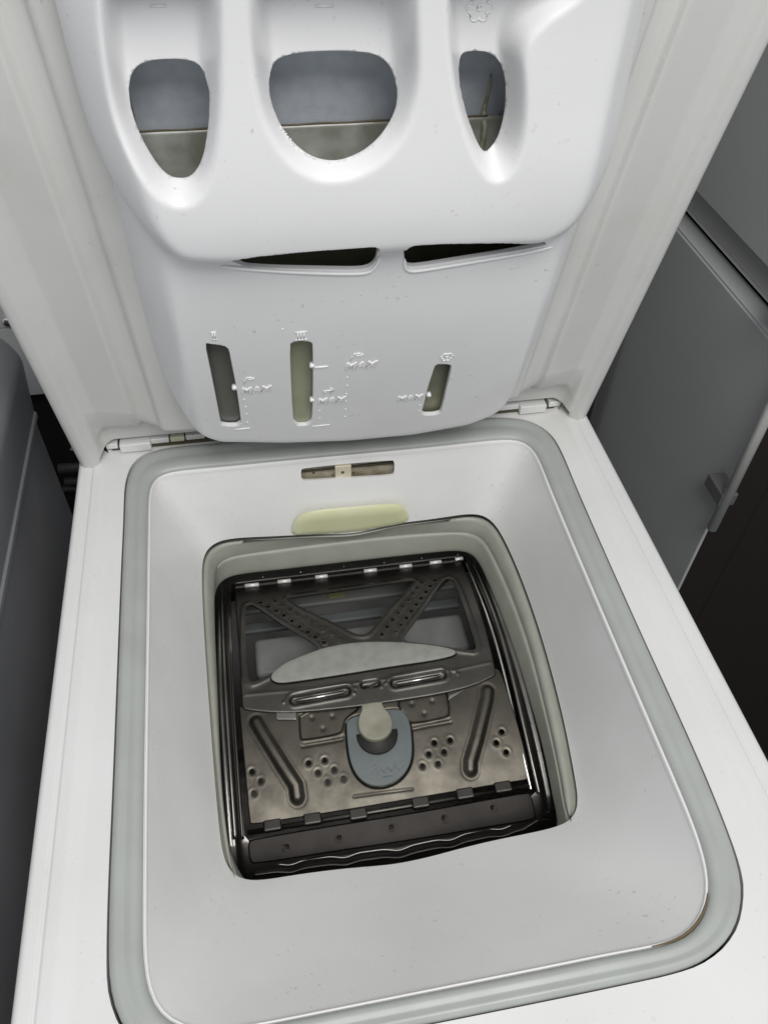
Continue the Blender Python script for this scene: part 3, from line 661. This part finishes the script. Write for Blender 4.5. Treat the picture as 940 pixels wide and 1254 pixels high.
def _prew(u, v):
    P = np.stack([u, v], -1)
    Hl = .0465+.0125*ss((v-.035)/.185)
    Hu = _sp(v, [.2, .238, .25, .268, .29, .33, .38, .46], [.070, .0715, .0730, .0735, .071, .0635, .052, .040])
    dl = sdist(P, LOW); du = sdist(P, UP); b = .010
    uL = np.interp(v, [.05, .11, .15, .2, .25, .285, .47], [-.122, -.124, -.124, -.123, -.121, -.119, -.112]); uR = np.interp(v, [.05, .11, .15, .2, .24, .26, .47], [.127, .129, .129, .128, .126, .1245, .114])
    vb = np.interp(u, [-.124, -.119, -.108, -.09, -.046, 0, .045, .085, .100, .112, .123, .129], [.12, .092, .067, .053, .0435, .038, .0375, .0435, .052, .064, .090, .12])
    gq = lambda t: np.where(np.clip(t, 0, 1) < 1, 1-(1-np.clip(t, 0, 1))**1.8, 1.0)
    wl = b+(Hl-b)*gq((u-uL)/.026)*gq((uR-u)/.024)*rnd(np.maximum(v-vb, 0), .0155); wu = b+(Hu-b)*rnd(np.maximum(du+.003, 0), np.where(np.abs(u) < .085, .020, .020+.022*ss((np.abs(u)-.085)/.03)))
    return b+(smax(wl, wu, .008)-b)*rnd(np.maximum(.438-v, 0), .022)
f_prew = gridfn(_prew, (-.14, .015), (.145, .47), .0005, .0022)
f_pre = lambda u, v: lidP(u, v, f_prew(u, v))
ipr = lambda pts: inv(f_pre, (-.13, .20), (.135, .45), pts, 260, side=1)
SC1 = closed(ipr([(117, -40), (118, 0), (122, 60), (130, 120), (143, 165), (165, 210), (190, 243), (214, 256), (235, 254), (253, 238), (265, 205), (272, 150), (273, 80), (272, 0), (272, -40)]), 3)
SC2 = closed(ipr([(304, -40), (304, 0), (306, 60), (313, 120), (327, 165), (352, 203), (388, 224), (425, 224), (462, 208), (492, 178), (508, 140), (516, 95), (514, 40), (512, -40)]), 3)
SC3 = closed(ipr([(545, -40), (546, 0), (549, 60), (555, 110), (565, 155), (582, 200), (598, 222), (615, 225), (634, 205), (645, 165), (646, 110), (640, 60), (672, 25), (705, 5), (750, -40)]), 3)
SC5 = closed(ipr([(652, 60), (700, 36), (755, 5), (762, 90), (755, 170), (735, 215), (690, 240), (645, 225), (650, 140)]), 3)
def disfloor(v): return np.interp(v, [.2, .26, .29, .33, .38, .46], [.061, .060, .0545, .0455, .036, .020])
def _disw(u, v):
    P = np.stack([u, v], -1); z = f_prew(u, v)
    fl_ = disfloor(v)
    for S_, r_ in ((SC1, .0080), (SC2, .0090), (SC3, .0070)):
        k = ss(np.maximum(sdist(P, S_), 0)/r_); z = z*(1-k)+np.minimum(fl_, z)*k
    return np.maximum(z, .008)
f_disw = gridfn(_disw, (-.14, .015), (.145, .47), .0005, .0011)
def f_dis(u, v): return lidP(u, v, f_disw(u, v))
f_flo = lambda u, v: lidP(u, v, disfloor(v))
ifl = lambda pts: inv(f_flo, (-.13, .20), (.135, .42), pts, 300, side=1)
idp = lambda pts: inv(f_dis, (-.13, .028), (.135, .42), pts, 300, side=1)
H1 = closed(ifl([(157, 100), (160, 84), (170, 76), (192, 72), (225, 72), (245, 75), (260, 84), (266, 97), (267, 125), (265, 160), (257, 190), (245, 208), (229, 216), (212, 213), (196, 198), (178, 172), (164, 143), (158, 120)]), 1)
H2 = closed(ifl([(323, 95), (328, 80), (338, 70), (360, 65), (400, 62), (440, 63), (465, 66), (478, 77), (485, 95), (483, 125), (474, 155), (458, 178), (435, 193), (405, 200), (378, 196), (352, 182), (335, 160), (328, 130)]), 1)
H3 = closed(ifl([(549, 72), (552, 64), (570, 62), (600, 62), (611, 68), (616, 85), (618, 110), (615, 145), (605, 178), (592, 192), (584, 196), (576, 185), (567, 155), (558, 120), (552, 90)]), 1)
K1 = closed(idp([(272, 323), (300, 316), (380, 308.5), (440, 304), (461, 303), (465, 306), (463, 316), (454, 328), (440, 331), (400, 330.5), (330, 329), (290, 326)]), 1)
K2 = closed(idp([(674, 299.5), (640, 298), (580, 298.5), (520, 300), (502, 302), (497, 307), (495, 318), (497, 326), (508, 327.5), (560, 319), (620, 309.5), (655, 303)]), 1)
G1 = closed(idp([(251, 421), (257, 421), (275, 424), (280, 427), (284, 447), (290, 478), (294, 505), (296, 522), (272, 522), (270, 517), (266, 495), (258, 455)]), 1)
G2 = closed(idp([(355, 423), (358, 419), (370, 417.5), (381, 419), (383, 423), (383.5, 460), (383, 500), (381.5, 521), (360, 522), (358, 500), (356, 460)]), 1)
G3 = closed(idp([(532, 449), (535, 446), (550, 446.5), (553, 448), (548, 470), (541, 500), (538, 508), (515, 509), (518, 498), (525, 470)]), 1)
UN = resample(closed([(-.100, .438), (-.112, .430), (-.119, .36), (-.120, .31), (-.1195, .285), (-.121, .25), (-.123, .20), (-.124, .15), (-.124, .12), (-.119, .092), (-.108, .067), (-.090, .053), (-.046, .0435), (.002, .038), (.045, .0375), (.085, .0435), (.100, .052), (.112, .064), (.123, .090), (.129, .12), (.129, .15), (.128, .20), (.1265, .24), (.1262, .262), (.126, .275), (.124, .30), (.120, .34), (.114, .430), (.102, .438)], 2), .003)
def push(h, S_, r):
    h = resample(h, .0012); c = h.mean(0)
    for _ in range(40):
        b = sdist(h, S_) < r
        if not b.any(): break
        h[b] += (c-h[b])*.03
    for _ in range(24): h = .25*np.roll(h, 1, 0)+.5*h+.25*np.roll(h, -1, 0)
    return h
H1 = push(H1, SC1, .0040); H2 = push(H2, SC2, .0042); H3 = push(H3, SC3, .0034)
hl = [resample(h, .0022) for h in (H1, H2, H3, K1, K2, G1, G2, G3)]
HR = .0003
dis = lsub(sheet('dispenser_moulding', UN, hl, f_dis, .0013, .0026, M_dis, None, hroll=HR, label='white moulded detergent dispenser with three scoops'))
# light lips under the two slots
for pts in ([(271, 325), (300, 328.5), (350, 332), (400, 334), (440, 334.5), (453, 332), (461, 324), (465.5, 312)], [(495, 316), (495.5, 327), (501, 331), (512, 331), (560, 323), (620, 313), (655, 306.5), (676, 301)]):
    q = idp(pts); P = f_dis(q[:, 0], q[:, 1])+LN*.0006; P = opened(P, 2)
    r = .0009*np.clip(np.minimum(np.arange(len(P)), np.arange(len(P))[::-1])/5+.35, 0, 1); lsub(tube('slot_lip', P, r, M_let, None))
# liner behind the openings
vL = lid_uv(400, 153, .0310)[1]
lbox('dispenser_liner', -.100, .108, vL-.004, .40, .0240, .0265, M_blue, bev=.0006)
lbox('slot_shade_plate', -.098, .108, .06, .2545, .0192, .0215, M_cav, bev=.0006)  # olive-dark plate added to stand in for shade inside the slots
lbox('dispenser_liner', -.101, .108, .256, vL, .0285, .0310, M_liner2, bev=.0012)
lsub(tube('residue', np.array([lidP(np.array([u]), np.array([vL+.0004+.0002*math.sin(u*260)]), np.array([.0302]))[0] for u in np.linspace(-.1, .06, 60)]), .00045, M_brown, None))
q0, q1 = lid_uv(601, 92, .028), lid_uv(588, 186, .032)
tt_ = np.linspace(0, 1, 14); P = np.array([lidP(np.array([q0[0]+(q1[0]-q0[0])*t+.0004*math.sin(9*t)]), np.array([q0[1]+(q1[1]-q0[1])*t]), np.array([.0275+.0045*ss((t-.5)/.1)]))[0] for t in tt_])
lsub(tube('residue', P, .0004+.0013*tt_**.8, mat('yellow_residue', (.24, .24, .16), .5, c2=(.45, .45, .36), cscale=300), None))
# powder crumbs at the edge of the middle opening
cm = mat('powder', (.85, .86, .88), .7)
_hp = px(f_dis(H2[:, 0], H2[:, 1])); _k = (_hp[:, 0] > 342) & (_hp[:, 0] < 418) & (_hp[:, 1] > 150) & ((_hp[:, 0] < 385) | (_hp[:, 0] > 402))
q = grow(H2, .0004)[_k]
Vc = []; Fcx = []
for p in f_dis(q[:, 0], q[:, 1]):
    for _ in range(3):
        c = p+np.random.RandomState(len(Vc)).uniform(-.0006, .0006, 3)+LN*.0002; b0 = len(Vc); r = random.uniform(.0002, .0005)
        Vc += [c+np.array(d)*r for d in ((1, 0, 0), (-1, 0, 0), (0, 1, 0), (0, -1, 0), (0, 0, 1), (0, 0, -1))]
        Fcx += [tuple(b0+i for i in f) for f in ((0, 2, 4), (2, 1, 4), (1, 3, 4), (3, 0, 4), (2, 0, 5), (1, 2, 5), (3, 1, 5), (0, 3, 5))]
o = lsub(put('powder_crumbs', mesh(Vc, Fcx), cm, None, smooth=False)); o['kind'] = 'stuff'
# panes in the level windows
for G, m_, lab in ((G1, M_p1, 'dark smoked level window'), (G2, M_p2, 'yellowed level window'), (G3, M_p3, 'small cloudy level window')):
    g2 = grow(resample(G, .003), .004)
    lsub(sheet('level_window', g2, [], lambda u, v: lidP(u, v, f_disw(u, np.full(len(u), G[:, 1].mean()))-.0085), .004, .0012, m_, None, label=lab))
# small marker pegs beside the windows
for a, b in ((287, 475), (382, 448), (382, 490), (525, 484)):
    q = idp([(a, b)])[0]; p = f_dis(q[:1], q[1:2])[0]
    lsub(tube('marker_peg', [p-LN*.002, p+LN*.0009], [.0016, .0014], M_let, None, n=12))

# embossed marks
def frame_at(a, b, lift=.0):
    q = idp([(a, b)])[0]; p = f_dis(q[:1], q[1:2])[0]; n = normals(f_dis, np.array([q]))[0]
    if n@LN < 0: n = -n
    x = LX-n*(LX@n); x /= np.linalg.norm(x); y = np.cross(n, x); p = p+n*lift
    return Matrix(((x[0], y[0], n[0], p[0]), (x[1], y[1], n[1], p[1]), (x[2], y[2], n[2], p[2]), (0, 0, 0, 1)))
def text(s, a, b, size, name='lettering', ital=.15):
    cu = bpy.data.curves.new('t', 'FONT'); cu.body = s; cu.size = size; cu.extrude = .0005; cu.shear = ital; cu.align_x = 'CENTER'; cu.align_y = 'CENTER'; cu.resolution_u = 2
    cu.offset = .00012
    ob = bpy.data.objects.new('t', cu); me = bpy.data.meshes.new_from_object(ob); bpy.data.objects.remove(ob); me.transform(frame_at(a, b, .0002)); lsub(put(name, me, M_let, None, smooth=False))
def strokes(lines, a, b, s, name='symbol', r=.00045):
    M = frame_at(a, b, .0002)
    Vv = []; Ff = []
    for L in lines:
        P = np.array([tuple(M@Vector((x*s, y*s, 0))) for x, y in L]); o_ = tube('t', P, r, M_let, None, n=5); b0 = len(Vv)
        Vv += [tuple(v.co) for v in o_.data.vertices]; Ff += [tuple(b0+i for i in p.vertices) for p in o_.data.polygons]; bpy.data.objects.remove(o_)
    lsub(put(name, mesh(Vv, Ff), M_let, None))
tap = [[(-1, -1), (-.8, 0), (-.2, .2), (.6, .2), (1, .6)], [(-.3, .2), (-.1, .8), (.6, .8)], [(-.6, .1), (-.4, .9)]]
text('MAX', 313, 477, .0085); strokes(tap, 305, 465, .0032)
text('MAX', 405, 490, .0085); strokes([[(-1, 0), (.9, .1)], [(.1, .9), (.9, .1), (.2, -.7)], [(-1, -.8), (-.6, 0)]], 403, 478, .0036)
text('MAX', 441, 447, .0090); strokes(tap, 437, 436, .0036)
text('MAX', 502, 487, .0080, ital=0)
strokes([[(-.5, 1), (.5, 1)], [(-.22, 1), (-.22, -1)], [(.22, 1), (.22, -1)], [(-.5, -1), (.5, -1)]], 262, 411, .0030, 'compartment_numeral')
strokes([[(-1, 1), (1, 1)], [(-.5, 1), (-.5, -1)], [(0, 1), (0, -1)], [(.5, 1), (.5, -1)], [(-1, -1), (1, -1)]], 368.5, 411, .0034, 'compartment_numeral')
fl = []
for k in range(6):
    t = k*math.pi/3; fl.append([(.62*math.cos(t)+.34*math.cos(s_), .62*math.sin(t)+.34*math.sin(s_)) for s_ in np.linspace(t-2.0, t+2.0, 7)])
fl.append([(.2*math.cos(s_), .2*math.sin(s_)) for s_ in np.linspace(0, 2*math.pi, 8)])
strokes(fl, 547, 437, .0042, 'flower_symbol', .0004)
strokes(fl, 587, 9, .0055, 'flower_symbol', .0004)
strokes([[(-1, 0), (1, 0)]], 397, 7, .0035, 'compartment_numeral'); strokes([[(-1, 0), (1, 0)]], 194, 7, .0030, 'compartment_numeral')
strokes([[(-1, 0), (1, 0)]], 393, 449, .0042, 'level_line', .0006)
strokes([[(-1, 0), (1, 0.05)]], 297, 525, .0050, 'level_line', .0004); strokes([[(-1, 0), (1, 0.05)]], 393, 521, .0060, 'level_line', .0004)
dots = [(299, 489), (301, 498), (302, 507), (303, 517), (391, 503), (391, 512), (425, 462), (425, 472), (424, 482), (423.5, 491), (423, 501), (422.5, 510), (514, 496), (513, 503), (346, 403)]
for a, b in dots:
    M = frame_at(a, b); p = np.array(M.translation); n = np.array([M[i][2] for i in range(3)]); lsub(tube('scale_dot', [p-n*.0003, p+n*.0005], [.0007, .0004], M_let, None, n=8))

# hinge pieces along the back edge
def hb(a0, a1, z0, z1, m_, y0=-.0035, y1=.010, bev=.0008, name='hinge_cover'):
    x0 = hit(a0, 540-(a0-145)*.095, (0, y0, 0), (0, 1, 0))[0]; x1 = hit(a1, 540-(a1-145)*.095, (0, y0, 0), (0, 1, 0))[0]
    return fix(box(name, (x0, y0, z0), (x1, y1, z1), m_, wm, bev=bev))
hb(125, 142.5, .0028, .0078, M_top, -.002)
hb(144, 182.5, .0010, .0085, M_top, -.0055)
hb(183.5, 206, .0032, .0078, M_top, -.001)
hb(207.5, 225, .0032, .0078, mat('yellowed_hinge_block', (.56, .55, .42), .45), -.001, name='hinge_block')
hb(226.5, 250, .0032, .0078, M_lid, -.0005)
hb(610, 637, .0030, .0078, M_top, -.001)
hb(638.5, 671, .0010, .0085, M_top, -.0055)
hb(673, 695, .0028, .0078, M_top, -.002)
fix(box('hinge_gap', (-.176, -.0008, .0004), (.176, .006, .0030), M_grime, wm, bev=0))

# ------------------------------------------------------------------ neighbours
def top_thing(name, label, cat, loc):
    e = bpy.data.objects.new(name, None); col.objects.link(e); e.location = loc; e['label'] = label; e['category'] = cat; return e
bpy.context.view_layer.update()
def at(o, par):
    o.parent = par; o.matrix_parent_inverse = Matrix.Translation(par.location).inverted(); return o
M_bar = mat('polished_bar', (.70, .69, .66), .34, .35)
M_frd = mat('dark_bracket', (.12, .12, .115), .4)
fr = top_thing('refrigerator', 'grey two-door refrigerator with a bar handle, right of the washing machine', 'refrigerator', (.72, .33, -.9))
XF = .40
zt = hit(868, 329.5, (XF, 0, 0), (1, 0, 0))[2]; zu = hit(892, 280, (XF, 0, 0), (1, 0, 0))[2]; ye = hit(865, 646, (XF, 0, 0), (1, 0, 0))[1]
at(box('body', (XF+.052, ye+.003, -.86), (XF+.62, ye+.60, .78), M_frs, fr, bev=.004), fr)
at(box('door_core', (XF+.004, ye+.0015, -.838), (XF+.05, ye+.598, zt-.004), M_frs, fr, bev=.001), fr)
at(box('lower_door', (XF, ye, -.84), (XF+.0038, ye+.60, zt), M_fr, fr, bev=.001), fr)
at(box('door_top_edge', (XF+.0015, ye+.002, zt-.001), (XF+.0235, ye+.598, zt+.003), M_frt, fr, bev=.001), fr)
at(box('upper_door', (XF+.002, ye, zu), (XF+.0055, ye+.60, .78), M_fr, fr, bev=.001), fr)
at(box('trim_strip', (XF+.012, ye+.002, zt+.019), (XF+.020, ye+.598, zu+.01), M_alu, fr, bev=.002), fr)
at(box('trim_strip', (XF+.016, ye+.002, zt+.010), (XF+.0255, ye+.598, zt+.018), M_alu, fr, bev=.0025), fr)
for a, b in ((906, 307),):
    q = hit(a, b, (XF+.0255, 0, 0), (1, 0, 0)); at(tube('screw', [q, q-np.array([.002, 0, 0])], .004, M_pin, fr, n=16), fr)
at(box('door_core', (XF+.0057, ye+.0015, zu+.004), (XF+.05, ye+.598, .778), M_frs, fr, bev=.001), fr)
HXW = XF-.012; qa = hit(870.5, 646.5, (HXW, 0, 0), (1, 0, 0)); qb = hit(940, 507, (HXW, 0, 0), (1, 0, 0))
yh = (qa[1]+qb[1])/2
hd = at(tube('bar_handle', [(HXW, yh, qa[2]), (HXW, yh, qb[2]+.16)], .0052, M_bar, fr, n=20), fr)
zp = hit(878, 594, (XF-.01, 0, 0), (1, 0, 0))[2]
at(box('handle_post', (XF-.018, yh-.001, zp-.008), (XF-.0005, ye+.012, zp+.008), M_frd, fr, bev=.0015), fr)
at(box('handle_post', (XF-.022, yh-.001, qb[2]+.09), (XF-.0005, ye+.020, qb[2]+.105), M_fr, fr, bev=.0015), fr)
for sx in (.1, .5):
    for sy in (.06, .54): at(tube('foot', [(XF+sx, ye+sy, -.9), (XF+sx, ye+sy, -.86)], .02, M_blk, fr, n=12), fr)

# appliance on the left: a curved-shoulder box
yn = .085
prof = [hit(a, b, (0, yn, 0), (0, 1, 0))[[0, 2]] for a, b in ((-40, 388), (0, 413), (14, 424), (26, 437), (30, 452), (35, 474), (42, 503))]
prof = [(p[0], p[1]) for p in prof]; xr = prof[-1][0]
prof = opened(prof, 2); x_l = -.80
sec = [(x_l, prof[0][1]+.003)]+[tuple(p) for p in prof]+[(xr+.0015, prof[-1][1]-.002), (xr+.0015, prof[-1][1]-.006), (xr-.002, prof[-1][1]-.009), (xr-.002, -.86), (x_l, -.86)]
nb = top_thing('kitchen_appliance', 'grey appliance with a curved shoulder, left of the washing machine', 'appliance', (-.52, -.2, -.9))
def prism(name, sec, y0, y1, m_):
    n = len(sec); V = [(x, y0, z) for x, z in sec]+[(x, y1, z) for x, z in sec]
    Fc = [(i, (i+1) % n, n+(i+1) % n, n+i) for i in range(n)]+[tuple(range(n))[::-1], tuple(range(n, 2*n))]
    return put(name, mesh(V, Fc), m_, None, smooth=False)
at(prism('housing', sec, -.62, yn, M_nb), nb)
for sx in (-.75, -.3):
    for sy in (-.58, .04): at(tube('foot', [(sx, sy, -.9), (sx, sy, -.86)], .02, M_blk, nb, n=12), nb)
# wall behind with a screwed white board
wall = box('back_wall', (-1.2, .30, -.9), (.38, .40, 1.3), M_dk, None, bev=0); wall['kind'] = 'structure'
bd = top_thing('wall_board', 'white board screwed to the wall behind the left appliance', 'wall board', (-.5, .29, .1))
pb = hit(40, 452, (0, .28, 0), (0, 1, 0)); sm = hit(12, 402, (0, .28, 0), (0, 1, 0)); s_ = hit(10, 394.5, (0, .278, 0), (0, 1, 0))
at(box('panel', (-.9, .280, sm[2]+.0008), (-.17, .2998, 1.0), M_wall, bd, bev=.0006), bd)
at(box('panel', (-.9, .2802, pb[2]-.035), (-.17, .2996, sm[2]-.0004), M_wall, bd, bev=.0006), bd)
at(tube('screw', [s_+np.array([0, .003, 0]), s_+np.array([0, -.001, 0]), s_+np.array([0, -.003, 0])], [.0062, .006, .003], M_pin, bd, n=20), bd)
pw = mat('pipe_grey', (.05, .048, .045), .5)
for k, (a, b, a2, b2) in enumerate(((72, 574, 104, 576), (80, 590, 104, 591), (78, 599, 104, 599))):
    p = hit(a, b, (0, .22, 0), (0, 1, 0)); p2 = hit(a2, b2, (0, .22, 0), (0, 1, 0))
    t = tube('water_pipe', [p, p2+np.array([.05, 0, 0])], .006-.001*k, pw, None, n=12)
    t['label'] = ('upper dark pipe behind the washing machine', 'middle dark pipe behind the washing machine', 'lower dark pipe behind the washing machine')[k]; t['category'] = 'pipe'; t['group'] = 'dark pipes in the gap behind the machine'

# floor
fl_ = mesh([(-2, -2, -.9), (2.5, -2, -.9), (2.5, 2, -.9), (-2, 2, -.9)], [(0, 1, 2, 3)]); o = put('floor', fl_, M_floor, None, smooth=False); o['kind'] = 'structure'
